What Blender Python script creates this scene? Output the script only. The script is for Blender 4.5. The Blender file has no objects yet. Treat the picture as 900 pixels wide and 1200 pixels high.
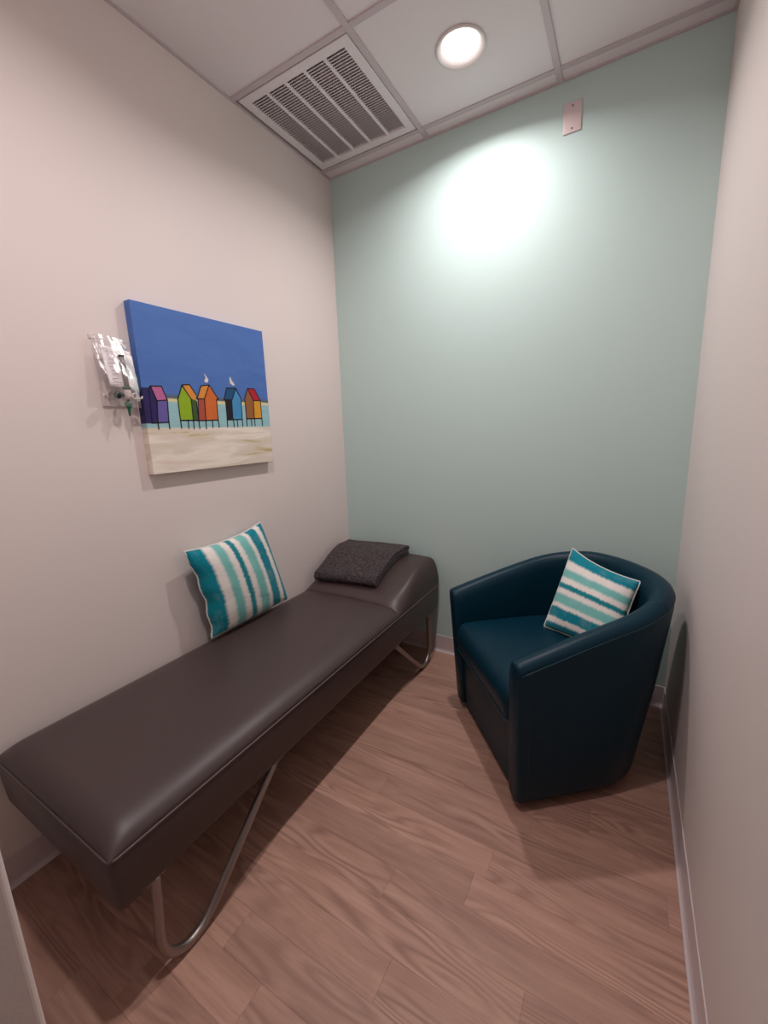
import bpy, bmesh, math, random
from mathutils import Vector, Matrix, noise

scene = bpy.context.scene
COL = scene.collection
random.seed(7)

# ------------------------------------------------------------------ camera
# solved from the room's corners, the 2 ft ceiling grid and the baseboards
F_PX = 484.38
CAM = Vector((1.5617, 0.0, 1.3499))
cr = Vector((0.863456, 0.503122, -0.036216))
cu = Vector((-0.067324, 0.186101, 0.980220))
cf = Vector((-0.499911, 0.843944, -0.194562))
cam_data = bpy.data.cameras.new('camera')
cam_data.sensor_fit = 'HORIZONTAL'
cam_data.sensor_width = 36.0
cam_data.lens = F_PX / 900 * 36.0
cam_data.clip_start = 0.02
cam = bpy.data.objects.new('camera', cam_data)
m3 = Matrix((cr, cu, -cf)).transposed()
cam.matrix_world = Matrix.Translation(CAM) @ m3.to_4x4()
COL.objects.link(cam)
scene.camera = cam

# ------------------------------------------------------------------ world, exposure
world = bpy.data.worlds.new('world')
scene.world = world
world.use_nodes = True
world.node_tree.nodes['Background'].inputs[0].default_value = (1.0, 0.93, 0.90, 1)
world.node_tree.nodes['Background'].inputs[1].default_value = 0.04
scene.view_settings.view_transform = 'Standard'
scene.view_settings.look = 'None'
scene.view_settings.exposure = 0.0
scene.view_settings.gamma = 1.0
scene.view_settings.use_curve_mapping = False
scene.cycles.use_denoising = True
scene.cycles.max_bounces = 10
scene.cycles.diffuse_bounces = 4
scene.cycles.transparent_max_bounces = 12
scene.cycles.sample_clamp_indirect = 6.0
LAMP_WATTS = 10.0
LENS_GLOW = 14.0
LAMP_COLOUR = (1.0, 0.925, 0.915)
LAMPS = [(0.915, 1.785), (0.915, 0.566)]

# room, metres: left wall x=0, back wall y=D, floor z=0
W, D, H = 1.788, 2.170, 2.746
YF = 0.13            # inner face of the front wall; the camera stands in its doorway
JAMB = 0.85          # left side of the doorway
BH = 0.106           # baseboard height


# ------------------------------------------------------------------ helpers
def srgb(r, g, b):
    def f(c):
        c /= 255.0
        return c / 12.92 if c <= 0.04045 else ((c + 0.055) / 1.055) ** 2.4
    return (f(r), f(g), f(b), 1.0)


def link(name, mesh, mat=None, parent=None, smooth=False):
    o = bpy.data.objects.new(name, mesh)
    COL.objects.link(o)
    if mat is not None:
        for m in (mat if isinstance(mat, (list, tuple)) else [mat]):
            mesh.materials.append(m)
    if parent is not None:
        o.parent = parent
    if smooth:
        mesh.polygons.foreach_set('use_smooth', [True] * len(mesh.polygons))
    return o


def obj(name, bm, mat=None, parent=None, smooth=False, recalc=True):
    if recalc:
        bmesh.ops.recalc_face_normals(bm, faces=bm.faces)
    me = bpy.data.meshes.new(name)
    bm.to_mesh(me)
    bm.free()
    return link(name, me, mat, parent, smooth)


def thing(name, label, cat, loc=(0, 0, 0), group=None):
    o = bpy.data.objects.new(name, None)
    COL.objects.link(o)
    o.location = loc
    o.empty_display_size = 0.05
    o['label'] = label
    o['category'] = cat
    if group:
        o['group'] = group
    bpy.context.view_layer.update()
    return o


def keep_world(o, parent):
    """parent o (built in world coordinates) to a thing that stands elsewhere"""
    o.parent = parent
    o.matrix_parent_inverse = Matrix.Translation(-Vector(parent.location))


def part(name, bm, mat, parent, smooth=False, recalc=True):
    o = obj(name, bm, mat, None, smooth, recalc)
    root = parent
    if parent is not None:
        o.parent = parent
        w = Vector((0, 0, 0))
        p = parent
        while p is not None:
            if p.type == 'EMPTY':
                w += Vector(p.location)
            p = p.parent
        if parent.type == 'EMPTY':
            o.matrix_parent_inverse = Matrix.Translation(-w)
    return o


def box(bm, x0, x1, y0, y1, z0, z1, bevel=0.0, seg=2, mi=0):
    r = bmesh.ops.create_cube(bm, size=1.0)
    vs = r['verts']
    bmesh.ops.scale(bm, vec=(x1 - x0, y1 - y0, z1 - z0), verts=vs)
    bmesh.ops.translate(bm, vec=((x0 + x1) / 2, (y0 + y1) / 2, (z0 + z1) / 2), verts=vs)
    if bevel > 0:
        es = list({e for v in vs for e in v.link_edges})
        bmesh.ops.bevel(bm, geom=es, offset=bevel, segments=seg, affect='EDGES', profile=0.5)
    if mi:
        for f in bm.faces:
            f.material_index = mi
    return bm


def new():
    return bmesh.new()


def tube(bm, pts, r, n=12, closed=False, cap=True):
    pts = [Vector(p) for p in pts]
    m = len(pts)
    rings = []
    prev = None
    for i, p in enumerate(pts):
        if closed:
            t = (pts[(i + 1) % m] - pts[i - 1])
        else:
            t = pts[min(i + 1, m - 1)] - pts[max(i - 1, 0)]
        t.normalize()
        if prev is None:
            a = Vector((0, 0, 1)) if abs(t.z) < 0.9 else Vector((1, 0, 0))
            u = t.cross(a).normalized()
        else:
            u = (prev - t * prev.dot(t)).normalized()
        prev = u
        v = t.cross(u)
        rr = r[i] if isinstance(r, (list, tuple)) else r
        rings.append([bm.verts.new(p + (u * math.cos(k * 2 * math.pi / n) + v * math.sin(k * 2 * math.pi / n)) * rr) for k in range(n)])
    for i in range(m if closed else m - 1):
        a, b = rings[i], rings[(i + 1) % m]
        for k in range(n):
            bm.faces.new((a[k], a[(k + 1) % n], b[(k + 1) % n], b[k]))
    if cap and not closed:
        bm.faces.new(rings[0][::-1])
        bm.faces.new(rings[-1])
    return bm


def loft(bm, loops, cap0=True, cap1=True, closed=True):
    rings = [[bm.verts.new(Vector(p)) for p in lp] for lp in loops]
    n = len(rings[0])
    for a, b in zip(rings[:-1], rings[1:]):
        for k in range(n if closed else n - 1):
            bm.faces.new((a[k], a[(k + 1) % n], b[(k + 1) % n], b[k]))
    if cap0:
        bm.faces.new(rings[0][::-1])
    if cap1:
        bm.faces.new(rings[-1])
    return bm


def rot_profile(bm, prof, c, n=32, axis='z', cap0=False, cap1=False):
    """lathe: prof is (radius, height) pairs"""
    loops = []
    for r, h in prof:
        lp = []
        for k in range(n):
            a = 2 * math.pi * k / n
            p = (r * math.cos(a), r * math.sin(a), h)
            if axis == 'x':
                p = (h, p[0], p[1])
            lp.append(Vector(c) + Vector(p))
        loops.append(lp)
    return loft(bm, loops, cap0, cap1)


def bez(pts, n=8, closed=False):
    """Catmull-Rom through the points"""
    P = [Vector(p) for p in pts]
    out = []
    m = len(P)
    for i in range(m if closed else m - 1):
        if closed:
            p0, p1, p2, p3 = P[i - 1], P[i], P[(i + 1) % m], P[(i + 2) % m]
        else:
            p0, p1, p2, p3 = P[max(i - 1, 0)], P[i], P[i + 1], P[min(i + 2, m - 1)]
        for k in range(n):
            t = k / n
            out.append(0.5 * ((2 * p1) + (p2 - p0) * t + (2 * p0 - 5 * p1 + 4 * p2 - p3) * t * t + (3 * p1 - p0 - 3 * p2 + p3) * t ** 3))
    if not closed:
        out.append(P[-1])
    return out


def smooth01(t):
    t = max(0.0, min(1.0, t))
    return t * t * (3 - 2 * t)


# ------------------------------------------------------------------ materials
class NT:
    def __init__(self, name):
        self.m = bpy.data.materials.new(name)
        self.m.use_nodes = True
        self.t = self.m.node_tree
        self.b = self.t.nodes['Principled BSDF']
        self.out = self.t.nodes['Material Output']

    def n(self, kind, **kw):
        nd = self.t.nodes.new(kind)
        for k, v in kw.items():
            if k.startswith('i_'):
                nd.inputs[k[2:].replace('_', ' ')].default_value = v
            else:
                setattr(nd, k, v)
        return nd

    def l(self, a, b):
        self.t.links.new(a, b)

    def math(self, op, a, b=None, clamp=False):
        nd = self.n('ShaderNodeMath', operation=op, use_clamp=clamp)
        for i, v in enumerate((a, b)):
            if v is None:
                continue
            if isinstance(v, (int, float)):
                nd.inputs[i].default_value = v
            else:
                self.l(v, nd.inputs[i])
        return nd.outputs[0]

    def ramp(self, fac, stops, interp='LINEAR'):
        nd = self.n('ShaderNodeValToRGB')
        r = nd.color_ramp
        r.interpolation = interp
        while len(r.elements) > 1:
            r.elements.remove(r.elements[0])
        r.elements[0].position = stops[0][0]
        r.elements[0].color = stops[0][1]
        for p, c in stops[1:]:
            e = r.elements.new(p)
            e.color = c
        self.l(fac, nd.inputs[0])
        return nd.outputs[0]

    def mix(self, fac, a, b, blend='MIX'):
        nd = self.n('ShaderNodeMix', data_type='RGBA', blend_type=blend)
        for i, v in ((0, fac), (6, a), (7, b)):
            if isinstance(v, (int, float)):
                nd.inputs[i].default_value = v
            elif isinstance(v, tuple):
                nd.inputs[i].default_value = v
            else:
                self.l(v, nd.inputs[i])
        return nd.outputs[2]

    def bump(self, h, strength=0.2, dist=0.001, normal=None):
        nd = self.n('ShaderNodeBump')
        nd.inputs['Strength'].default_value = strength
        nd.inputs['Distance'].default_value = dist
        self.l(h, nd.inputs['Height'])
        if normal is not None:
            self.l(normal, nd.inputs['Normal'])
        self.l(nd.outputs[0], self.b.inputs['Normal'])
        return nd.outputs[0]

    def noise(self, vec, scale, detail=2, rough=0.5, dist=0.0):
        nd = self.n('ShaderNodeTexNoise')
        nd.inputs['Scale'].default_value = scale
        nd.inputs['Detail'].default_value = detail
        nd.inputs['Roughness'].default_value = rough
        nd.inputs['Distortion'].default_value = dist
        if vec is not None:
            self.l(vec, nd.inputs['Vector'])
        return nd.outputs['Fac']

    def pos(self):
        return self.n('ShaderNodeNewGeometry').outputs['Position']

    def mapping(self, vec, scale=(1, 1, 1), loc=(0, 0, 0)):
        nd = self.n('ShaderNodeMapping')
        nd.inputs['Scale'].default_value = scale
        nd.inputs['Location'].default_value = loc
        self.l(vec, nd.inputs['Vector'])
        return nd.outputs[0]

    def set(self, col=None, rough=None, metal=None, spec=None, coat=None):
        b = self.b
        if col is not None:
            if isinstance(col, tuple):
                b.inputs['Base Color'].default_value = col
            else:
                self.l(col, b.inputs['Base Color'])
        if rough is not None:
            if isinstance(rough, (int, float)):
                b.inputs['Roughness'].default_value = rough
            else:
                self.l(rough, b.inputs['Roughness'])
        if metal is not None:
            b.inputs['Metallic'].default_value = metal
        if spec is not None:
            b.inputs['Specular IOR Level'].default_value = spec
        if coat is not None:
            b.inputs['Coat Weight'].default_value = coat
        return self


def plain(name, col, rough=0.5, metal=0.0, bump=0.0, scale=300, spec=0.5, var=0.03):
    t = NT(name)
    p = t.pos()
    n = t.noise(p, scale / 12.0, 3)
    dark = tuple(c * (1 - var) for c in col[:3]) + (1,)
    t.set(t.mix(n, dark, col), rough, metal, spec)
    if bump:
        t.bump(t.noise(p, scale, 2), bump, 0.001)
    return t.m


def wall_paint(name, col, rough, spec=0.4):
    t = NT(name)
    p = t.pos()
    n = t.noise(p, 1.6, 3)
    c2 = tuple(c * 0.965 for c in col[:3]) + (1,)
    t.set(t.mix(n, c2, col), rough, 0, spec)
    h = t.noise(p, 160, 3, 0.6)
    t.bump(h, 0.16, 0.0012)
    return t.m


M = {}
M['wall'] = wall_paint('warm_white_paint', srgb(233, 220, 216), 0.5)
M['teal_wall'] = wall_paint('pale_aqua_paint', srgb(202, 224, 220), 0.42, 0.14)
M['tile'] = plain('ceiling_tile_face', srgb(236, 228, 229), 0.9, bump=0.5, scale=420, spec=0.2)
M['grid'] = plain('grid_enamel', srgb(204, 191, 194), 0.5)
M['vent'] = plain('vent_enamel', srgb(236, 228, 229), 0.4)
M['louver'] = plain('louver_enamel', srgb(228, 217, 219), 0.45)
M['void'] = plain('duct_lining', srgb(40, 36, 36), 0.9)
M['filter'] = plain('grey_filter_media', srgb(205, 196, 198), 0.9)
M['baseboard'] = plain('vinyl_cove_base', srgb(216, 202, 203), 0.32, spec=0.5)
M['plastic_white'] = plain('white_plastic', srgb(226, 208, 208), 0.35)
M['screw'] = plain('screw_steel', srgb(150, 140, 140), 0.4, 0.8)
M['trim_white'] = plain('lamp_trim_enamel', srgb(225, 215, 212), 0.35)
M['dark_base'] = plain('black_plinth', srgb(18, 18, 20), 0.6)
M['backer'] = plain('underlay', srgb(60, 42, 36), 0.8)


def lens_mat():
    t = NT('lamp_lens')
    t.set((0.9, 0.85, 0.83, 1), 0.4)
    t.b.inputs['Emission Color'].default_value = LAMP_COLOUR + (1,)
    t.b.inputs['Emission Strength'].default_value = LENS_GLOW
    return t.m


M['lens'] = lens_mat()


def leather(name, col, rough, grain=900, wrinkle=0.12, spec=0.42):
    t = NT(name)
    p = t.pos()
    big = t.noise(p, 5, 3)
    c2 = tuple(c * 0.86 for c in col[:3]) + (1,)
    t.set(t.mix(big, c2, col), None, 0, spec)
    t.set(rough=t.math('ADD', t.math('MULTIPLY', big, 0.12), rough - 0.06))
    v = t.n('ShaderNodeTexVoronoi', feature='DISTANCE_TO_EDGE')
    v.inputs['Scale'].default_value = grain
    t.l(p, v.inputs['Vector'])
    b1 = t.bump(v.outputs['Distance'], 0.10, 0.0006)
    nd = t.n('ShaderNodeBump')
    nd.inputs['Strength'].default_value = wrinkle
    nd.inputs['Distance'].default_value = 0.004
    t.l(t.noise(p, 14, 3, 0.55), nd.inputs['Height'])
    t.l(b1, nd.inputs['Normal'])
    t.l(nd.outputs[0], t.b.inputs['Normal'])
    return t.m


M['brown_vinyl'] = leather('dark_brown_vinyl', srgb(72, 58, 57), 0.40)
M['teal_leather'] = leather('dark_teal_leather', srgb(5, 46, 62), 0.40, 800, spec=0.2)
M['teal_piping'] = plain('teal_piping', srgb(16, 54, 68), 0.4)
M['brown_piping'] = plain('brown_piping', srgb(92, 75, 73), 0.4)


def steel():
    t = NT('satin_steel')
    p = t.pos()
    n = t.noise(t.mapping(p, (60, 60, 600)), 3, 2)
    t.set(srgb(160, 150, 146), t.math('ADD', t.math('MULTIPLY', n, 0.15), 0.32), 0.95)
    return t.m


M['steel'] = steel()


def plank_mat():
    t = NT('oak_look_vinyl_plank')
    p = t.pos()
    oi = t.n('ShaderNodeObjectInfo')
    rnd = oi.outputs['Random']
    off = t.n('ShaderNodeCombineXYZ')
    t.l(t.math('MULTIPLY', rnd, 37.0), off.inputs[0])
    t.l(t.math('MULTIPLY', rnd, 91.0), off.inputs[1])
    t.l(t.math('MULTIPLY', rnd, 17.0), off.inputs[2])
    add = t.n('ShaderNodeVectorMath', operation='ADD')
    t.l(p, add.inputs[0])
    t.l(off.outputs[0], add.inputs[1])
    q = add.outputs[0]
    # cathedral rings: contour lines of a stretched noise
    n1 = t.noise(t.mapping(q, (1.1, 8.0, 1.0)), 1.0, 1.8, 0.45, 0.3)
    rings = t.math('SINE', t.math('MULTIPLY', n1, 112.0))
    ringm = t.math('MULTIPLY', t.math('ADD', rings, 1.0), 0.5)
    ringm = t.math('POWER', ringm, 2.4)
    ringl = t.math('POWER', t.math('SUBTRACT', 1.0, t.math('MULTIPLY', t.math('ADD', rings, 1.0), 0.5)), 4.0)
    # fibres
    n2 = t.noise(t.mapping(q, (9, 190, 9)), 1.0, 4, 0.65)
    n3 = t.noise(t.mapping(q, (2.0, 22, 2)), 1.0, 3, 0.6)
    patch = t.noise(t.mapping(q, (1.3, 7, 1)), 1.0, 2, 0.5, 0.6)
    maskr = t.ramp(patch, [(0.44, (0.12, 0.12, 0.12, 1)), (0.60, (1, 1, 1, 1))])
    light = srgb(196, 154, 136)
    mid = srgb(174, 131, 115)
    dark = srgb(130, 92, 80)
    base = t.mix(t.ramp(n3, [(0.32, (0, 0, 0, 1)), (0.68, (1, 1, 1, 1))]), mid, light)
    c = t.mix(t.math('MULTIPLY', t.math('MULTIPLY', ringm, maskr), 0.50), base, dark)
    c = t.mix(t.math('MULTIPLY', t.math('MULTIPLY', ringl, maskr), 0.26), c, srgb(214, 172, 152))
    c = t.mix(t.ramp(n2, [(0.48, (0, 0, 0, 1)), (0.80, (0.36, 0.36, 0.36, 1))]), c, dark)
    hsv = t.n('ShaderNodeHueSaturation')
    t.l(c, hsv.inputs['Color'])
    t.l(t.math('ADD', t.math('MULTIPLY', rnd, 0.17), 0.86), hsv.inputs['Value'])
    hsv.inputs['Saturation'].default_value = 1.0
    t.set(hsv.outputs[0], t.math('ADD', t.math('MULTIPLY', n2, 0.2), 0.40), 0, 0.4)
    t.bump(n2, 0.12, 0.0005)
    return t.m


M['plank'] = plank_mat()


def canvas_mat():
    """painted picture ground: sky, far dune, water, sand - by height on the picture"""
    t = NT('painted_canvas')
    p = t.pos()
    s = t.n('ShaderNodeSeparateXYZ')
    t.l(p, s.inputs[0])
    wob = t.noise(t.mapping(p, (14, 14, 14)), 1.0, 3)
    z = t.math('ADD', s.outputs[2], t.math('MULTIPLY', t.math('SUBTRACT', wob, 0.5), 0.010))
    f = t.math('DIVIDE', t.math('SUBTRACT', z, 1.217), 0.609)

    def h(zz):
        return (zz - 1.217) / 0.609
    sky_n = t.noise(t.mapping(p, (6, 5, 16)), 1.0, 4, 0.6, 1.0)
    sky = t.mix(sky_n, srgb(68, 106, 178), srgb(90, 128, 194))
    sea = t.mix(t.noise(t.mapping(p, (10, 10, 60)), 1, 3), srgb(142, 188, 198), srgb(166, 206, 208))
    sn = t.noise(t.mapping(p, (4, 3.2, 26)), 1.0, 3, 0.5, 0.5)
    sand = t.ramp(sn, [(0.30, srgb(196, 172, 120)), (0.36, srgb(222, 208, 184)), (0.46, srgb(228, 214, 202)),
                       (0.57, srgb(244, 234, 220)), (0.72, srgb(230, 213, 202))])
    c = t.mix(t.ramp(f, [(h(1.387) - 0.006, (0, 0, 0, 1)), (h(1.387) + 0.004, (1, 1, 1, 1))]), sand, sea)
    c = t.mix(t.ramp(f, [(h(1.484), (0, 0, 0, 1)), (h(1.487), (1, 1, 1, 1))]), c, srgb(222, 214, 160))
    c = t.mix(t.ramp(f, [(h(1.496), (0, 0, 0, 1)), (h(1.499), (1, 1, 1, 1))]), c, srgb(92, 104, 122))
    c = t.mix(t.ramp(f, [(h(1.506), (0, 0, 0, 1)), (h(1.518), (1, 1, 1, 1))]), c, sky)
    t.set(c, 0.6, 0, 0.3)
    wv = t.n('ShaderNodeTexNoise')
    wv.inputs['Scale'].default_value = 900
    t.l(p, wv.inputs['Vector'])
    t.bump(wv.outputs['Fac'], 0.25, 0.0006)
    return t.m


M['canvas'] = canvas_mat()


def paint(name, c):
    t = NT(name)
    p = t.pos()
    n = t.noise(t.mapping(p, (20, 60, 30)), 1, 3)
    c2 = tuple(x * 0.8 for x in c[:3]) + (1,)
    t.set(t.mix(n, c2, c), 0.55, 0, 0.35)
    return t.m


PC = dict(purple_dark=(44, 32, 92), pink=(196, 108, 160), lilac=(108, 96, 170), green=(150, 186, 28), orange_light=(232, 150, 62),
          green_dark=(64, 92, 44), orange=(222, 112, 48), brick=(184, 82, 66), blue_dark=(28, 84, 130), blue_light=(74, 150, 204),
          black=(24, 20, 30), brown=(160, 100, 56), red=(188, 28, 48), yellow=(232, 164, 44), white=(236, 228, 226), line=(26, 20, 28))
PM = {k: paint('paint_' + k, srgb(*v)) for k, v in PC.items()}


def stripe_mat():
    t = NT('tie_dye_stripes')
    uv = t.n('ShaderNodeUVMap')
    uv.uv_map = 'UVMap'
    s = t.n('ShaderNodeSeparateXYZ')
    t.l(uv.outputs[0], s.inputs[0])
    nz = t.noise(t.mapping(uv.outputs[0], (2.0, 26.0, 1)), 1.0, 3, 0.6)
    x = t.math('ADD', s.outputs[0], t.math('MULTIPLY', t.math('SUBTRACT', nz, 0.5), 0.05))
    T, A, Wt, B = srgb(6, 134, 152), srgb(128, 196, 190), srgb(244, 236, 230), srgb(24, 136, 148)
    st = [(0, T), (.135, T), (.17, Wt), (.24, Wt), (.275, A), (.34, A), (.375, Wt), (.42, Wt), (.44, B), (.48, B), (.505, Wt),
          (.545, Wt), (.575, A), (.655, A), (.685, Wt), (.71, Wt), (.735, T), (.835, T), (.86, Wt), (.905, Wt), (.93, T), (1, T)]
    c = t.ramp(x, st)
    blot = t.noise(t.mapping(uv.outputs[0], (7, 4, 1), (3, 1, 0)), 1.0, 4, 0.6)
    c = t.mix(t.ramp(blot, [(0.55, (0, 0, 0, 1)), (0.85, (.18, .18, .18, 1))]), c, Wt)
    c = t.mix(t.math('MULTIPLY', t.noise(uv.outputs[0], 9, 4, 0.6), 0.12), c, (0.0, 0.16, 0.2, 1), 'MULTIPLY')
    t.set(c, 0.8, 0, 0.15)
    t.b.inputs['Sheen Weight'].default_value = 0.15
    h = t.noise(t.mapping(uv.outputs[0], (5, 17, 1)), 1.0, 3, 0.55)
    b1 = t.bump(h, 0.35, 0.006)
    nd = t.n('ShaderNodeBump')
    nd.inputs['Strength'].default_value = 0.15
    nd.inputs['Distance'].default_value = 0.0005
    t.l(t.noise(uv.outputs[0], 400, 1), nd.inputs['Height'])
    t.l(b1, nd.inputs['Normal'])
    t.l(nd.outputs[0], t.b.inputs['Normal'])
    return t.m


M['stripes'] = stripe_mat()
M['cotton_white'] = plain('white_cotton_edge', srgb(222, 222, 218), 0.85, bump=0.3, scale=900, spec=0.1)


def felt():
    t = NT('charcoal_felt')
    p = t.pos()
    n = t.noise(p, 90, 5, 0.75)
    n2 = t.noise(p, 420, 3, 0.7)
    c = t.ramp(n, [(0.3, srgb(34, 29, 31)), (0.5, srgb(66, 58, 60)), (0.72, srgb(116, 105, 107))])
    c = t.mix(t.math('MULTIPLY', n2, 0.3), c, srgb(72, 64, 66))
    t.set(c, 0.95, 0, 0.1)
    t.b.inputs['Sheen Weight'].default_value = 0.1
    t.bump(n2, 0.6, 0.003)
    return t.m


M['felt'] = felt()


def clear_film():
    t = NT('clear_polythene_film')
    p = t.pos()
    nd = t.n('ShaderNodeBump')
    nd.inputs['Strength'].default_value = 0.35
    nd.inputs['Distance'].default_value = 0.004
    t.l(t.noise(t.mapping(p, (22, 22, 40)), 1.0, 2, 0.5, 0.6), nd.inputs['Height'])
    tr = t.n('ShaderNodeBsdfTransparent')
    tr.inputs[0].default_value = (0.97, 0.965, 0.965, 1)
    gl = t.n('ShaderNodeBsdfGlossy')
    gl.inputs['Roughness'].default_value = 0.26
    gl.inputs['Color'].default_value = (0.95, 0.93, 0.93, 1)
    t.l(nd.outputs[0], gl.inputs['Normal'])
    fr = t.n('ShaderNodeFresnel')
    fr.inputs[0].default_value = 1.5
    t.l(nd.outputs[0], fr.inputs['Normal'])
    mx = t.n('ShaderNodeMixShader')
    t.l(t.math('ADD', t.math('MULTIPLY', fr.outputs[0], 0.55), 0.03, True), mx.inputs[0])
    t.l(tr.outputs[0], mx.inputs[1])
    t.l(gl.outputs[0], mx.inputs[2])
    df = t.n('ShaderNodeBsdfDiffuse')
    df.inputs[0].default_value = (0.85, 0.82, 0.82, 1)
    mx2 = t.n('ShaderNodeMixShader')
    mx2.inputs[0].default_value = 0.07
    t.l(mx.outputs[0], mx2.inputs[1])
    t.l(df.outputs[0], mx2.inputs[2])
    t.l(mx2.outputs[0], t.out.inputs['Surface'])
    return t.m


M['film'] = clear_film()
M['paper'] = plain('folded_leaflet_paper', srgb(250, 242, 244), 0.7)
M['ink'] = plain('leaflet_print', srgb(150, 128, 136), 0.7)
M['tube_grey'] = plain('frosted_grey_tube', srgb(150, 138, 142), 0.3)
M['green_plastic'] = plain('green_plastic', srgb(0, 96, 66), 0.3)
M['dark_green'] = plain('dark_green_plastic', srgb(8, 44, 38), 0.3)

# ================================================================== ROOM
def structure(o, label=None):
    o['kind'] = 'structure'
    if label:
        o['label'] = label
    return o


# floor slab with individual planks on it, running across the room
TH = 0.004
floor = structure(obj('floor', box(new(), -0.15, W + 0.15, -1.2, D + 0.15, -0.08, -TH), M['backer']),
                  'oak look plank floor running across the narrow room')
PW, PL = 0.1016, 0.914
PLANK_MESH = {}


def plank_mesh(length):
    key = round(length, 3)
    if key not in PLANK_MESH:
        bm = new()
        g = 0.00012
        L, Wd, b = length / 2 - g, PW / 2 - g, 0.0003
        lo = [(-L, -Wd, -TH), (L, -Wd, -TH), (L, Wd, -TH), (-L, Wd, -TH)]
        mid = [(x, y, -b) for x, y, z in lo]
        top = [((abs(x) - b) * (1 if x > 0 else -1), (abs(y) - b) * (1 if y > 0 else -1), 0) for x, y, z in lo]
        loft(bm, [lo, mid, top])
        bmesh.ops.recalc_face_normals(bm, faces=bm.faces)
        me = bpy.data.meshes.new('plank')
        bm.to_mesh(me)
        bm.free()
        me.materials.append(M['plank'])
        PLANK_MESH[key] = me
    return PLANK_MESH[key]


JOINT = {10: 1.24, 9: 1.02, 8: 0.52, 7: 1.12, 12: 0.83, 11: 0.36, 13: 1.36, 14: 0.62, 15: 1.15, 16: 0.48, 17: 0.95, 6: 0.71}
y_top = 1.009 + 12 * PW
rows = int((y_top + 1.05) / PW)
for r in range(rows):
    y1 = y_top - r * PW
    yc = y1 - PW / 2
    idx = round((yc - 1.009 + PW / 2) / PW) + 10      # row index, 10 = joint at 1.24
    if yc - PW / 2 > D:
        continue
    j = JOINT.get(idx, random.uniform(0.1, 0.9))
    xs = j - 2 * PL
    while xs < W + 0.1:
        a, b = max(xs, -0.02), min(xs + PL, W + 0.02)
        if b - a > 0.03:
            o = bpy.data.objects.new('plank', plank_mesh(b - a))
            COL.objects.link(o)
            o.location = ((a + b) / 2, yc, 0)
            o.parent = floor
        xs += PL

# walls
wl = structure(obj('wall_left', box(new(), -0.12, 0, -0.05, D, -0.02, H + 0.1), M['wall']), 'warm white painted left wall')
wb = structure(obj('wall_back', box(new(), -0.12, W + 0.12, D, D + 0.12, -0.02, H + 0.1), M['teal_wall']), 'pale aqua painted back wall')
wr = structure(obj('wall_right', box(new(), W, W + 0.12, -0.05, D, -0.02, H + 0.1), M['wall']), 'warm white painted right wall')
bm = new()
# front wall around the doorway, its exposed corner slightly rounded
box(bm, -0.12, JAMB, YF - 0.12, YF, -0.02, H + 0.1)
es = [e for e in bm.edges if all(abs(v.co.x - JAMB) < 1e-5 for v in e.verts) and abs(e.verts[0].co.y - e.verts[1].co.y) < 1e-5]
bmesh.ops.bevel(bm, geom=es, offset=0.010, segments=5, affect='EDGES', profile=0.5)
box(bm, JAMB, W + 0.12, YF - 0.12, YF, 2.15, H + 0.1)
wf = structure(obj('wall_front', bm, M['wall']), 'warm white wall edge beside the doorway')

# ceiling: slab, grid bars, lay-in panels
ceiling = structure(obj('ceiling', box(new(), -0.12, W + 0.12, -0.05, D + 0.12, H + 0.10, H + 0.16), M['void']),
                    'suspended ceiling of square white tiles in a metal grid')
T = 0.6096
XA = 0.6045
YB = D - 0.0755
xs = [0.0, XA, XA + T, W]
ys = [D, YB, YB - T, YB - 2 * T, YB - 3 * T, YF]
ys = [y for y in ys if y >= YF - 1e-6]
GB = 0.012           # half width of a grid bar
# grid bars: cross tees and main tees, plus the wall angle
for x in xs[1:-1]:
    part('grid_bar', box(new(), x - GB, x + GB, YF, D, H, H + 0.022, 0.0012, 1), M['grid'], None).parent = ceiling
for y in ys[1:-1]:
    for a, b in ((0, xs[1] - GB), (xs[1] + GB, xs[2] - GB), (xs[2] + GB, W)):
        part('grid_bar', box(new(), a, b, y - GB, y + GB, H + 0.0008, H + 0.022, 0.001, 1), M['grid'], None).parent = ceiling
AN = 0.010
part('wall_angle', box(new(), 0, AN, YF, D, H - 0.0008, H + 0.02), M['grid'], None).parent = ceiling
part('wall_angle', box(new(), W - AN, W, YF, D, H - 0.0008, H + 0.02), M['grid'], None).parent = ceiling
part('wall_angle', box(new(), AN, W - AN, D - AN, D, H - 0.0006, H + 0.02), M['grid'], None).parent = ceiling
part('wall_angle', box(new(), AN, W - AN, YF, YF + AN, H - 0.0006, H + 0.02), M['grid'], None).parent = ceiling
REC = 0.006          # tiles lie a little above the face of the grid
LAMP_R = 0.082


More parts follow.
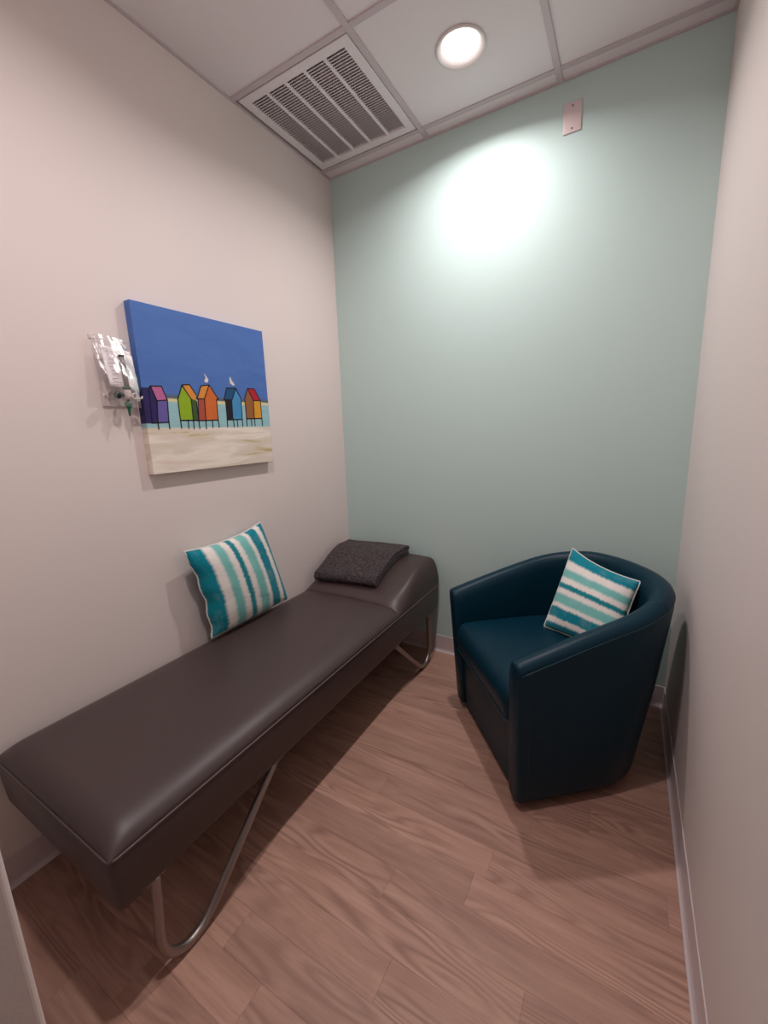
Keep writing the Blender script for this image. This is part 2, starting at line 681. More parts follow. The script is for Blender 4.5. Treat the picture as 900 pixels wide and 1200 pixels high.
def tile(x0, x1, y0, y1, hole=None):
    bm = new()
    z0, z1 = H + REC, H + REC + 0.016
    if hole is None:
        box(bm, x0, x1, y0, y1, z0, z1)
    else:
        cx, cy = hole
        n = 48
        sq, ci = [], []
        for k in range(n):
            a = 2 * math.pi * k / n
            c, s = math.cos(a), math.sin(a)
            q = min(((x1 if c > 0 else x0) - cx) / c if abs(c) > 1e-6 else 9, ((y1 if s > 0 else y0) - cy) / s if abs(s) > 1e-6 else 9)
            sq.append((cx + c * q, cy + s * q))
            ci.append((cx + c * LAMP_R, cy + s * LAMP_R))
        # keep the four corners square
        for X in (x0, x1):
            for Y in (y0, y1):
                i = min(range(n), key=lambda i: (sq[i][0] - X) ** 2 + (sq[i][1] - Y) ** 2)
                sq[i] = (X, Y)
        loft(bm, [[(x, y, z0) for x, y in ci], [(x, y, z0) for x, y in sq], [(x, y, z1) for x, y in sq], [(x, y, z1) for x, y in ci],
                  [(x, y, z0) for x, y in ci]], False, False)
        bmesh.ops.remove_doubles(bm, verts=bm.verts, dist=1e-6)
    o = obj('ceiling_tile', bm, M['tile'])
    o.parent = ceiling
    return o


VENT = None
for i in range(3):
    for j in range(len(ys) - 1):
        x0, x1 = xs[i] + 0.003, xs[i + 1] - 0.003
        y1, y0 = ys[j] - 0.003, ys[j + 1] + 0.003
        if y1 - y0 < 0.02:
            continue
        if i == 0 and j == 1:
            VENT = (x0, x1, y0, y1)
            continue
        hole = None
        for lx, ly in LAMPS:
            if x0 < lx < x1 and y0 < ly < y1:
                hole = (lx, ly)
        tile(x0, x1, y0, y1, hole)

# baseboards: vinyl cove base with a bright rounded toe
prof = [(0.0, BH), (0.0022, BH), (0.0032, BH - 0.0015), (0.0032, 0.022), (0.0045, 0.014), (0.008, 0.0065), (0.0125, 0.0035), (0.0135, 0.0022), (0.0135, 0.0), (0.0, 0.0)]
g = 0.0005


def base(name, a, b, nrm, m0=0, m1=0):
    """profile swept from a to b; m0/m1 mitre towards the room at an inner corner"""
    a, b, nrm = Vector(a), Vector(b), Vector(nrm)
    d = (b - a).normalized()
    lo = []
    for q, s in ((a, m0), (b, m1)):
        lo.append([q + nrm * (o + g) + d * (s * (o + g)) + Vector((0, 0, z + 0.0003)) for o, z in prof])
    return structure(obj(name, loft(new(), lo), M['baseboard']))


base('baseboard_left', (0, YF, 0), (0, D, 0), (1, 0, 0), 0, -1)
base('baseboard_back', (0, D, 0), (W, D, 0), (0, -1, 0), 1, -1)
base('baseboard_right', (W, YF, 0), (W, D, 0), (-1, 0, 0), 0, -1)

# ================================================================== CEILING FIXTURES
x0, x1, y0, y1 = VENT
cx, cy = (x0 + x1) / 2, (y0 + y1) / 2
vent = thing('ceiling_vent', 'square white return air grille with five louvered strips in the ceiling corner', 'vent', (cx, cy, H))
bm = new()
m = 0.010
X0, X1, Y0, Y1 = x0 + 0.009 + m, x1 - 0.009 - m + 0.006, y0 + 0.009 + m - 0.004, y1 - 0.009 - m + 0.004
BO = 0.038
zt = H + 0.004


def ring(a, z):
    return [(X0 + a, Y0 + a, z), (X1 - a, Y0 + a, z), (X1 - a, Y1 - a, z), (X0 + a, Y1 - a, z)]


loft(bm, [ring(0.0, zt + 0.014), ring(0.0005, zt - 0.001), ring(0.003, zt - 0.003), ring(BO, zt - 0.002), ring(BO + 0.002, zt + 0.018)], False, False)
part('frame', bm, M['vent'], vent)
part('filter_box', loft(new(), [ring(BO - 0.002, zt + 0.010), ring(BO - 0.002, zt + 0.020)], False, True), M['filter'], vent)
ix0, ix1, iy0, iy1 = X0 + BO, X1 - BO, Y0 + BO, Y1 - BO
nb = 5
bw = 0.013
sw = (ix1 - ix0 - (nb - 1) * bw) / nb
for k in range(nb - 1):
    a = ix0 + (k + 1) * sw + k * bw
    part('divider_bar', box(new(), a, a + bw, iy0 - 0.002, iy1 + 0.002, zt - 0.002, zt + 0.014, 0.001, 1), M['vent'], vent)
NL = 38
pitch = (iy1 - iy0) / NL
lm = new()
q = [(-0.0074, 0.0), (-0.0066, -0.0007), (0.0054, 0.0054), (0.0048, 0.0062)]
loft(lm, [[(s * sw / 2, y, z) for y, z in q] for s in (-1, 1)])
bmesh.ops.recalc_face_normals(lm, faces=lm.faces)
lme = bpy.data.meshes.new('louver')
lm.to_mesh(lme)
lm.free()
lme.materials.append(M['louver'])
for k in range(nb):
    xc = ix0 + k * (sw + bw) + sw / 2
    for r in range(NL):
        o = bpy.data.objects.new('louver', lme)
        COL.objects.link(o)
        o.parent = vent
        o.location = (xc - cx, iy0 + (r + 0.5) * pitch - cy, zt + 0.001 - H)

for i, (lx, ly) in enumerate(LAMPS):
    lamp = thing('ceiling_light', ('glowing round recessed downlight in the ceiling tile beside the vent',
                                   'second round recessed downlight overhead, nearer the doorway and farther from the vent')[i],
                 'light', (lx, ly, H), 'recessed ceiling downlights')
    zf = REC
    bm = new()
    rot_profile(bm, [(0.0945, zf - 0.0004), (0.0945, zf - 0.0035), (0.0930, zf - 0.0060), (0.0900, zf - 0.0068), (0.0860, zf - 0.0062), (0.070, zf + 0.004),
                     (0.0665, zf + 0.007)], (lx, ly, H), 64)
    part('trim_ring', bm, M['trim_white'], lamp, True, False)
    bm = new()
    rot_profile(bm, [(0.0668, zf + 0.007), (0.0668, zf + 0.03), (0.03, zf + 0.032)], (lx, ly, H), 48, cap1=True)
    part('housing', bm, M['trim_white'], lamp, True)
    bm = new()
    rot_profile(bm, [(0.0662, zf + 0.0068), (0.058, zf + 0.0058), (0.03, zf + 0.0050), (0.006, zf + 0.0048)], (lx, ly, H), 48, cap1=True)
    for f in bm.faces:
        f.normal_update()
        if f.normal.z > 0:
            f.normal_flip()
    part('lens', bm, M['lens'], lamp, True, False)
    ld = bpy.data.lights.new('light_source', 'AREA')
    ld.shape = 'DISK'
    ld.size = 0.075
    ld.energy = LAMP_WATTS
    ld.color = LAMP_COLOUR
    ld.spread = math.radians(154)
    lo_ = bpy.data.objects.new('light_source', ld)
    COL.objects.link(lo_)
    lo_.parent = lamp
    lo_.location = (0, 0, -0.0022)

# blank wall plate high on the aqua wall
px0, px1, pz0, pz1 = 1.231, 1.302, 2.550, 2.662
plate = thing('wall_plate', 'small blank white plate high on the aqua wall under the ceiling', 'wall plate', ((px0 + px1) / 2, D, (pz0 + pz1) / 2))
part('cover', box(new(), px0, px1, D - 0.006, D - 0.0003, pz0, pz1, 0.0025, 3), M['plastic_white'], plate, True)
for zz in (pz0 + 0.015, pz1 - 0.015):
    bm = new()
    lp = []
    for r_, h_ in ((0.004, 0.0), (0.004, -0.0007), (0.0032, -0.0013)):
        lp.append([((px0 + px1) / 2 + r_ * math.cos(a * math.pi / 8), D - 0.006 + h_, zz + r_ * math.sin(a * math.pi / 8)) for a in range(16)])
    loft(bm, lp)
    part('screw', bm, M['screw'], plate)

# ================================================================== TREATMENT COUCH
TX0, TX1 = 0.012, 0.645
TY0, TY1 = 0.315, 2.156
TZ0, TZS = 0.295, 0.440          # underside and seam
HY = 1.665                       # where the headrest begins
couch = thing('treatment_couch', 'long dark brown vinyl treatment couch on bent steel legs along the left wall', 'couch', ((TX0 + TX1) / 2, (TY0 + TY1) / 2, 0))


def rrect(x0, x1, y0, y1, r, n=6):
    out = []
    for cx_, cy_, a0 in ((x1 - r, y1 - r, 0), (x0 + r, y1 - r, 90), (x0 + r, y0 + r, 180), (x1 - r, y0 + r, 270)):
        for k in range(n + 1):
            a = math.radians(a0 + 90 * k / n)
            out.append((cx_ + r * math.cos(a), cy_ + r * math.sin(a)))
    return out


bm = new()
loops = []
for ins, z in ((0.012, TZ0), (0.006, TZ0 + 0.003), (0.004, TZ0 + 0.012), (0.0, TZS - 0.06), (0.0, TZS - 0.012), (0.003, TZS - 0.002), (0.012, TZS)):
    loops.append([(x, y, z) for x, y in rrect(TX0 + ins, TX1 - ins, TY0 + ins, TY1 - ins, 0.016)])
loft(bm, loops)
part('upholstered_base', bm, M['brown_vinyl'], couch, True)
o = part('seam_piping', tube(new(), [(x, y, TZS - 0.001) for x, y in rrect(TX0 + 0.001, TX1 - 0.001, TY0 + 0.001, TY1 - 0.001, 0.016)], 0.0032, 8, True),
         M['brown_piping'], couch, True)


def edge_e(d, R):
    t = 1 - max(0.0, min(1.0, d / R))
    return math.sqrt(max(0.0, 1 - t * t))


def head_rise(y):
    return smooth01((y - HY + 0.02) / 0.36) * 0.108 + 0.012 * smooth01((y - HY) / 0.06)


def pad_z(x, y):
    """height of the couch's top skin"""
    dx = min(x - TX0, TX1 - x)
    rise = head_rise(y) if y > HY else 0.0
    R = 0.100 - 0.055 * smooth01(rise / 0.10)
    dy0, dy1 = y - TY0, TY1 - y
    k_ = smooth01(rise / 0.10)
    ex = edge_e(dx, R) * (1 - k_) + (1 - (1 - min(1, dx / 0.06)) ** 3) ** (1 / 3) * k_
    ey = edge_e(dy0, 0.070) * edge_e(dy1, 0.020)
    crown = 0.010 * (1 - ((x - (TX0 + TX1) / 2) / 0.305) ** 2)
    return TZS + (0.046 + crown + rise) * min(1.0, ex) * ey


def samples(a, b, dense0, dense1, n, k=10, d=0.062):
    out = []
    lo = a + (d if dense0 else 0)
    hi = b - (d if dense1 else 0)
    if dense0:
        out += [a + d * (1 - math.cos(math.pi / 2 * i / k)) for i in range(k)]
    out += [lo + (hi - lo) * i / n for i in range(n + 1)]
    if dense1:
        out += [b - d * (1 - math.sin(math.pi / 2 * (1 - i / k))) if False else b - d * (1 - math.cos(math.pi / 2 * (k - i) / k)) for i in range(1, k + 1)]
    return out


def pad(name, ya, yb, d0, d1, zf):
    xs_ = samples(TX0 + 0.002, TX1 - 0.002, True, True, 16)
    ys_ = samples(ya, yb, d0, d1, max(6, int((yb - ya) / 0.035)))
    bm = new()
    grid = [[bm.verts.new((x, y, zf(x, y))) for x in xs_] for y in ys_]
    for i in range(len(ys_) - 1):
        for j in range(len(xs_) - 1):
            bm.faces.new((grid[i][j], grid[i][j + 1], grid[i + 1][j + 1], grid[i + 1][j]))
    # skirt down to the base
    rim = [grid[0][j] for j in range(len(xs_))] + [grid[i][-1] for i in range(1, len(ys_))] + \
          [grid[-1][j] for j in range(len(xs_) - 2, -1, -1)] + [grid[i][0] for i in range(len(ys_) - 2, 0, -1)]
    low = [bm.verts.new((v.co.x, v.co.y, TZS - 0.004)) for v in rim]
    n = len(rim)
    for k in range(n):
        bm.faces.new((rim[k], rim[(k + 1) % n], low[(k + 1) % n], low[k]))
    return part(name, bm, M['brown_vinyl'], couch, True)


def seat_z(x, y):
    z = pad_z(x, y)
    # tucks down into the crease before the headrest
    return TZS + (z - TZS) * (0.72 + 0.28 * edge_e(HY - y, 0.03))


def hump_z(x, y):
    z = pad_z(x, y)
    return TZS + (z - TZS) * (0.74 + 0.26 * edge_e(y - HY, 0.022))


pad('seat_cushion', TY0 + 0.002, HY, True, True, seat_z)
pad('headrest', HY + 0.0005, TY1 - 0.002, True, True, hump_z)

RT = 0.0125


def leg_path(x, ytop, ybot, ydiag):
    s = 1 if ydiag > ytop else -1
    P = [(x, ytop, TZ0 + 0.004), (x, ytop - s * 0.006, 0.20), (x, ytop - s * 0.012, 0.115), (x, ytop + s * 0.000, 0.058), (x, ytop + s * 0.032, RT + 0.010),
         (x, ytop + s * 0.075, RT + 0.0005), (x, ytop + s * 0.125, 0.034), (x, ytop + s * 0.18, 0.084), (x, ytop + s * 0.26, 0.160), (x, ydiag, TZ0 + 0.004)]
    return bez(P, 6)


for xx in (0.628, 0.080):
    part('leg', tube(new(), leg_path(xx, 0.408, 0.48, 0.815), RT, 14), M['steel'], couch, True)
    part('leg', tube(new(), leg_path(xx, 2.035, 1.96, 1.635), RT, 14), M['steel'], couch, True)
for yy in (0.408, 0.815, 1.635, 2.035):
    part('mounting_plate', box(new(), 0.62, 0.642 - 0.006, yy - 0.025, yy + 0.025, TZ0 - 0.003, TZ0 + 0.001), M['steel'], couch)

# ---- folded blanket on the headrest
blk = thing('folded_blanket', 'charcoal grey felt blanket folded flat on the raised end of the couch', 'blanket', (0.25, 1.93, 0.55))
BT = 0.015
FL, FR, BR, BL = Vector((0.070, 1.722)), Vector((0.462, 1.748)), Vector((0.470, 2.118)), Vector((0.045, 2.105))


def blanket():
    # centre line in (v, layer height): v=0 front edge, v=1 back edge
    hs = 0.0185
    line = []
    L = [0.012, 0.012 + hs, 0.012 + 2 * hs]
    N = 22
    for k in range(N + 1):
        line.append((1 - k / N * 0.97 - 0.0, L[0]))
    for k in range(1, 6):
        a = math.pi * k / 6
        line.append((0.03 - 0.028 * math.sin(a), L[0] + hs / 2 * (1 - math.cos(a))))
    for k in range(N + 1):
        line.append((0.03 + k / N * 0.94, L[1]))
    for k in range(1, 6):
        a = math.pi * k / 6
        line.append((0.97 + 0.028 * math.sin(a), L[1] + hs / 2 * (1 - math.cos(a))))
    for k in range(N + 1):
        line.append((0.97 - k / N * 0.955, L[2]))
    # outer edge folds over the front and hangs down a little
    line += [(0.003, L[2] - 0.002), (-0.008, L[2] - 0.010), (-0.012, L[2] - 0.022)]
    bm = new()
    NX = 26
    rows_ = []
    for i, (v, h) in enumerate(line):
        row = []
        for j in range(NX + 1):
            u = j / NX
            a = FL.lerp(FR, u)
            b = BL.lerp(BR, u)
            p = a.lerp(b, v)
            # front edge follows a soft curve
            wob = 0.004 * noise.noise(Vector((u * 3, v * 3, h * 60)))
            p = p + Vector((wob, wob))
            zt_ = pad_z(min(max(p.x, TX0 + 0.02), TX1 - 0.02), min(max(p.y, HY), TY1 - 0.035))
            zt_ = max(zt_, pad_z(0.3, min(max(p.y, HY), TY1 - 0.035)) - 0.004)
            lift = 0.004 * noise.noise(Vector((u * 4, v * 4, 3.0))) * (h / 0.05)
            sag = -0.010 * smooth01((0.10 - u) / 0.10) * (h / 0.05) * 0.0
            row.append(bm.verts.new((p.x, p.y, zt_ + h + 0.001 + lift + sag)))
        rows_.append(row)
    for i in range(len(rows_) - 1):
        for j in range(NX):
            bm.faces.new((rows_[i][j], rows_[i][j + 1], rows_[i + 1][j + 1], rows_[i + 1][j]))
    o = part('folded_cloth', bm, M['felt'], blk, True)
    s = o.modifiers.new('thick', 'SOLIDIFY')
    s.thickness = BT
    s.offset = 0
    b = o.modifiers.new('round', 'BEVEL')
    b.width = 0.0045
    b.segments = 3
    b.limit_method = 'ANGLE'
    b.angle_limit = math.radians(50)
    return o


blanket()


# ---- square pillows
def pillow(name, label, c, thick, nrm_sign, stripe_dir, seed, scallop, group, curve=0.0, bow=(0.05, 0.02, 0.012, 0.05)):
    """c: corners TL, TR, BR, BL of the middle sheet; stripe_dir 'u' = stripes run top to bottom"""
    TL, TR, BRc, BLc = [Vector(p) for p in c]
    ctr = (TL + TR + BRc + BLc) / 4
    low = min(p.z for p in (TL, TR, BRc, BLc))
    root = thing(name, label, 'pillow', (ctr.x, ctr.y, low), group)
    nrm = ((TR - TL).cross(BLc - TL)).normalized() * nrm_sign
    N = 36

    def mid(u, v):
        # edges bow inwards between the corners
        pu = (bow[3] if u < 0.5 else bow[1]) * (1 - (2 * v - 1) ** 2)
        pv = (bow[0] if v < 0.5 else bow[2]) * (1 - (2 * u - 1) ** 2)
        uu = u + (0.5 - u) * 2 * pu * abs(2 * u - 1) ** 1.5
        vv = v + (0.5 - v) * 2 * pv * abs(2 * v - 1) ** 1.5
        uu += scallop * 0.010 * math.sin(v * 21 + seed) * max(0, 1 - u * 3)
        p = TL.lerp(TR, uu).lerp(BLc.lerp(BRc, uu), vv)
        p += nrm * (curve * (1 - (2 * u - 1) ** 2) * -1)
        return p

    def th(u, v):
        a, b = 1 - (2 * u - 1) ** 2, 1 - (2 * v - 1) ** 2
        t = (max(0, a) * max(0, b)) ** 0.42
        n = noise.noise(Vector((u * 5 + seed, v * 5, 0))) * 0.05 + noise.noise(Vector((u * 13 + seed, v * 13, 4))) * 0.03 * (1 - t)
        return thick * t * (1 + n)
    bm = new()
    uvl = bm.loops.layers.uv.new('UVMap')
    front = [[None] * (N + 1) for _ in range(N + 1)]
    back = [[None] * (N + 1) for _ in range(N + 1)]
    info = {}
    for i in range(N + 1):
        for j in range(N + 1):
            u = 0.5 - 0.5 * math.cos(math.pi * j / N)
            v = 0.5 - 0.5 * math.cos(math.pi * i / N)
            u = 0.5 * u + 0.5 * j / N
            v = 0.5 * v + 0.5 * i / N
            m_, t_ = mid(u, v), th(u, v)
            edge = i in (0, N) or j in (0, N)
            f = bm.verts.new(m_ + nrm * t_)
            front[i][j] = f
            info[f] = (u, v)
            if edge:
                back[i][j] = f
            else:
                b = bm.verts.new(m_ - nrm * t_ * 0.85)
                back[i][j] = b
                info[b] = (u, v)
    for g_ in (front, back):
        for i in range(N):
            for j in range(N):
                fc = bm.faces.new((g_[i][j], g_[i][j + 1], g_[i + 1][j + 1], g_[i + 1][j]))
                for lp in fc.loops:
                    u, v = info[lp.vert]
                    lp[uvl].uv = (u, v) if stripe_dir == 'u' else (v, u)
    part('cover', bm, M['stripes'], root, True)
    # sewn edge all the way round
    K = 48
    per = [mid(k / K, 0) for k in range(K)] + [mid(1, k / K) for k in range(K)] + [mid(1 - k / K, 1) for k in range(K)] + [mid(0, 1 - k / K) for k in range(K)]
    per = [p + nrm * 0.0035 * noise.noise(p * 60) for p in per]
    part('edge_trim', tube(new(), per, 0.0036, 8, True), M['cotton_white'], root, True)
    # corner ears: the flat little flange where two seams meet
    return root


pillow('throw_pillow', 'teal and white striped pillow on the brown couch leaning against the left wall',
       [(0.060, 0.958, 0.902), (0.040, 1.385, 0.932), (0.070, 1.495, 0.500), (0.085, 1.018, 0.508)], 0.068, -1, 'u', 1.7, 1.0, 'striped throw pillows')

# ================================================================== ARMCHAIR
CO = Vector((1.115, 1.525, 0))
CA = math.radians(-50.6)
CUx = Vector((math.cos(CA), math.sin(CA), 0))
CVy = Vector((-math.sin(CA), math.cos(CA), 0))


def cw(u, v, z):
    return CO + CUx * u + CVy * v + Vector((0, 0, z))


chair = thing('armchair', 'dark teal leather barrel armchair beside the right wall', 'armchair', tuple(cw(0, 0.33, 0)))
CB = 0.028
SHW0, SHW1 = 0.320, 0.362       # half width at foot, at arm top
VF0, VF1 = 0.0, -0.030          # front at foot, at arm top
VC0, VC1 = 0.30, 0.34           # where the straight sides turn into the back
VB0, VB1 = 0.585, 0.690
ZR = 0.62


def plan(s, zf):
    """outer outline at relative height zf (0 foot, 1 arm top); s in 0..1 left front to right front"""
    w = SHW0 + (SHW1 - SHW0) * zf
    v0 = VF0 + (VF1 - VF0) * zf
    vc = VC0 + (VC1 - VC0) * zf
    vb = VB0 + (VB1 - VB0) * zf
    a = 0.27
    if s < a:
        return Vector((-w, v0 + (vc - v0) * s / a))
    if s > 1 - a:
        return Vector((w, v0 + (vc - v0) * (1 - s) / a))
    t = (s - a) / (1 - 2 * a) * math.pi
    c, sn = -math.cos(t), math.sin(t)
    e = 0.92
    return Vector((w * math.copysign(abs(c) ** e, c), vc + (vb - vc) * abs(sn) ** e))


def inward(s, zf):
    e = 0.004
    a, b = plan(max(0, s - e), zf), plan(min(1, s + e), zf)
    t = (b - a).normalized()
    return Vector((t.y, -t.x))


def ztop(s):
    v = plan(s, 1.0).y
    t = max(0, min(1, (v + 0.03) / 0.66))
    return 0.598 + 0.166 * (0.62 * t + 0.38 * math.sin(math.pi * t / 2))


SHT = 0.078          # shell thickness
NS = 72
ST = [i / NS for i in range(NS + 1)]


def shell_section(s, ins=0.0):
    """closed section at s: outer foot up, over the rounded top, down the inside"""
    zt_ = ztop(s)
    pts = []
    # (inset from outer face, height)
    body = [(0.020, CB), (0.008, CB + 0.010), (0, CB + 0.034), (0, 0.2), (0, 0.38), (0, zt_ - 0.060), (0, zt_ - 0.038), (0.0, zt_ - 0.030),
            (0.006, zt_ - 0.014), (0.018, zt_ - 0.004), (0.034, zt_), (0.050, zt_ - 0.003), (0.064, zt_ - 0.012), (0.073, zt_ - 0.028),
            (SHT, zt_ - 0.055), (SHT + 0.004, 0.50), (SHT + 0.004, 0.40), (SHT + 0.004, 0.20), (SHT - 0.005, CB + 0.01)]
    for d, z in body:
        zf = min(1.0, max(0.0, (z - CB) / (ZR - CB)))
        if ins:
            mid_ = SHT / 2
            d = mid_ + (d - mid_) * (1 - ins)
            z = z - (z - 0.33) * ins * 0.10
        p = plan(s, zf) + inward(s, zf) * d
        pts.append(cw(p.x, p.y, z))
    return pts


bm = new()
secs = []
front_push = [(0.30, -0.0), (0.14, -0.005), (0.04, -0.0085), (0.0, -0.0095)]
a0 = []
for ins, dv in [(0.30, 0.0), (0.12, 0.002), (0.03, 0.006)]:
    a0.append([p - CVy * (0.012 - dv * 1.6) for p in shell_section(0.0, ins)])
a1 = []
for ins, dv in [(0.30, 0.0), (0.12, 0.002), (0.03, 0.006)]:
    a1.append([p - CVy * (0.012 - dv * 1.6) for p in shell_section(1.0, ins)])
secs = a0 + [shell_section(s) for s in ST] + a1[::-1]
loft(bm, secs)
part('shell', bm, M['teal_leather'], chair, True)
# stitched seam below the rolled top, round the outside, and down the front edge of each arm
line = []
for s in ST:
    z = ztop(s) - 0.030
    p = plan(s, 1.0) - inward(s, 1.0) * 0.0006
    line.append(cw(p.x, p.y, z))
part('seam', tube(new(), line, 0.0013, 6), M['teal_piping'], chair, True)
for s, sg in ((0.012, -1), (0.988, 1)):
    ln = []
    for k in range(13):
        z = CB + 0.02 + (ztop(s) - 0.03 - CB - 0.02) * k / 12
        zf = min(1.0, max(0.0, (z - CB) / (ZR - CB)))
        p = plan(s, zf) - inward(s, zf) * 0.0004
        ln.append(cw(p.x, p.y + 0.012, z))
    part('seam', tube(new(), ln, 0.0010, 6), M['teal_piping'], chair, True)
# back seam across the rolled top, near the rear right
for s in (0.66,):
    zt_ = ztop(s)
    ln = []
    for d, z in [(0, zt_ - 0.030), (0.006, zt_ - 0.0135), (0.018, zt_ - 0.0035), (0.034, zt_ + 0.0004), (0.050, zt_ - 0.0026), (0.064, zt_ - 0.0115), (0.073, zt_ - 0.0275), (0.0775, zt_ - 0.055)]:
        p = plan(s, 1.0) + inward(s, 1.0) * d
        ln.append(cw(p.x, p.y, z))
    part('seam', tube(new(), ln, 0.0012, 6), M['teal_piping'], chair, True)


def inner_outline(zf, gap, vfront, n=26):
    """D-shaped outline inside the shell, front straight"""
    pts = []
    for k in range(n + 1):
        s = 0.0 + k / n
        p = plan(s, zf) + inward(s, zf) * (SHT + gap)
        pts.append(Vector((p.x, max(p.y, vfront))))
    # rounded front corners
    a, b = pts[0], pts[-1]
    r = 0.028
    head = [Vector((a.x + r * (1 - math.cos(t)), vfront + r * (1 - math.sin(t)))) for t in [math.pi / 2 * k / 4 for k in (4, 3, 2, 1)]]
    tail = [Vector((b.x - r * (1 - math.cos(t)), vfront + r * (1 - math.sin(t)))) for t in [math.pi / 2 * k / 4 for k in (1, 2, 3, 4)]]
    core = [p for p in pts if p.y > vfront + r]
    front = [Vector((tail[-1].x + (head[0].x - tail[-1].x) * k / 12, vfront)) for k in range(1, 12)]
    return head + core + tail + front


# seat cushion: boxy with a soft domed top that bulges at the front
out = inner_outline(0.72, 0.002, -0.031)
cen = Vector((0, 0.27))
loops = []
for sc, z, dv in ((0.96, 0.324, 0.006), (0.995, 0.327, 0.002), (1.0, 0.336, 0.0), (1.0, 0.385, -0.006), (0.997, 0.412, -0.006), (0.985, 0.432, -0.002), (0.965, 0.446, 0), (0.93, 0.457, 0),
                  (0.87, 0.465, 0), (0.76, 0.471, 0), (0.58, 0.475, 0), (0.36, 0.477, 0), (0.12, 0.478, 0)):
    lp = []
    for p in out:
        q = cen + (p - cen) * sc
        fr = max(0.0, 1 - (p.y + 0.031) / 0.05)
        lp.append(cw(q.x, q.y + dv * fr, z - 0.010 * max(0, q.y) * 1.0))
    loops.append(lp)
part('seat_cushion', loft(new(), loops), M['teal_leather'], chair, True)
fl = [p for p in out if p.y < 0.0]
fl.sort(key=lambda p: p.x)
part('piping', tube(new(), [cw(p.x * 0.998, p.y - 0.001, 0.330) for p in fl], 0.0026, 8), M['teal_piping'], chair, True)
# front apron between the arms
pw = SHW0 - SHT + 0.010
bm = new()
lo = []
for zz, vv, ww in ((CB + 0.004, 0.012, pw - 0.002), (CB + 0.012, 0.006, pw), (0.20, -0.002, pw + 0.008), (0.318, -0.006, pw + 0.012), (0.3235, -0.003, pw + 0.012)):
    lo.append([cw(-ww, vv, zz), cw(ww, vv, zz), cw(ww, vv + 0.05, zz), cw(-ww, vv + 0.05, zz)])
part('front_apron', loft(bm, lo), M['teal_leather'], chair)
# under frame and swivel plinth
o0 = [plan(k / 40, 0) for k in range(41)]
bm = new()
cc = Vector((0, 0.27))
loft(bm, [[cw(*(cc + (p - cc) * 0.93), CB - 0.004) for p in o0], [cw(*(cc + (p - cc) * 0.93), CB + 0.04) for p in o0]])
part('bottom_board', bm, M['dark_base'], chair)
bm = new()
rot_profile(bm, [(0.20, 0.0005), (0.205, 0.004), (0.205, 0.018), (0.19, CB - 0.003)], cw(0, 0.29, 0), 40, cap0=True, cap1=True)
part('swivel_base', bm, M['dark_base'], chair, True)

pillow('throw_pillow', 'teal and white striped pillow propped inside the teal armchair',
       [(1.377, 1.955, 0.800), (1.640, 1.845, 0.722), (1.575, 1.665, 0.470), (1.294, 1.800, 0.476)], 0.064, -1, 'v', 4.2, 0.0, 'striped throw pillows',
       bow=(0.055, 0.03, 0.02, 0.008))

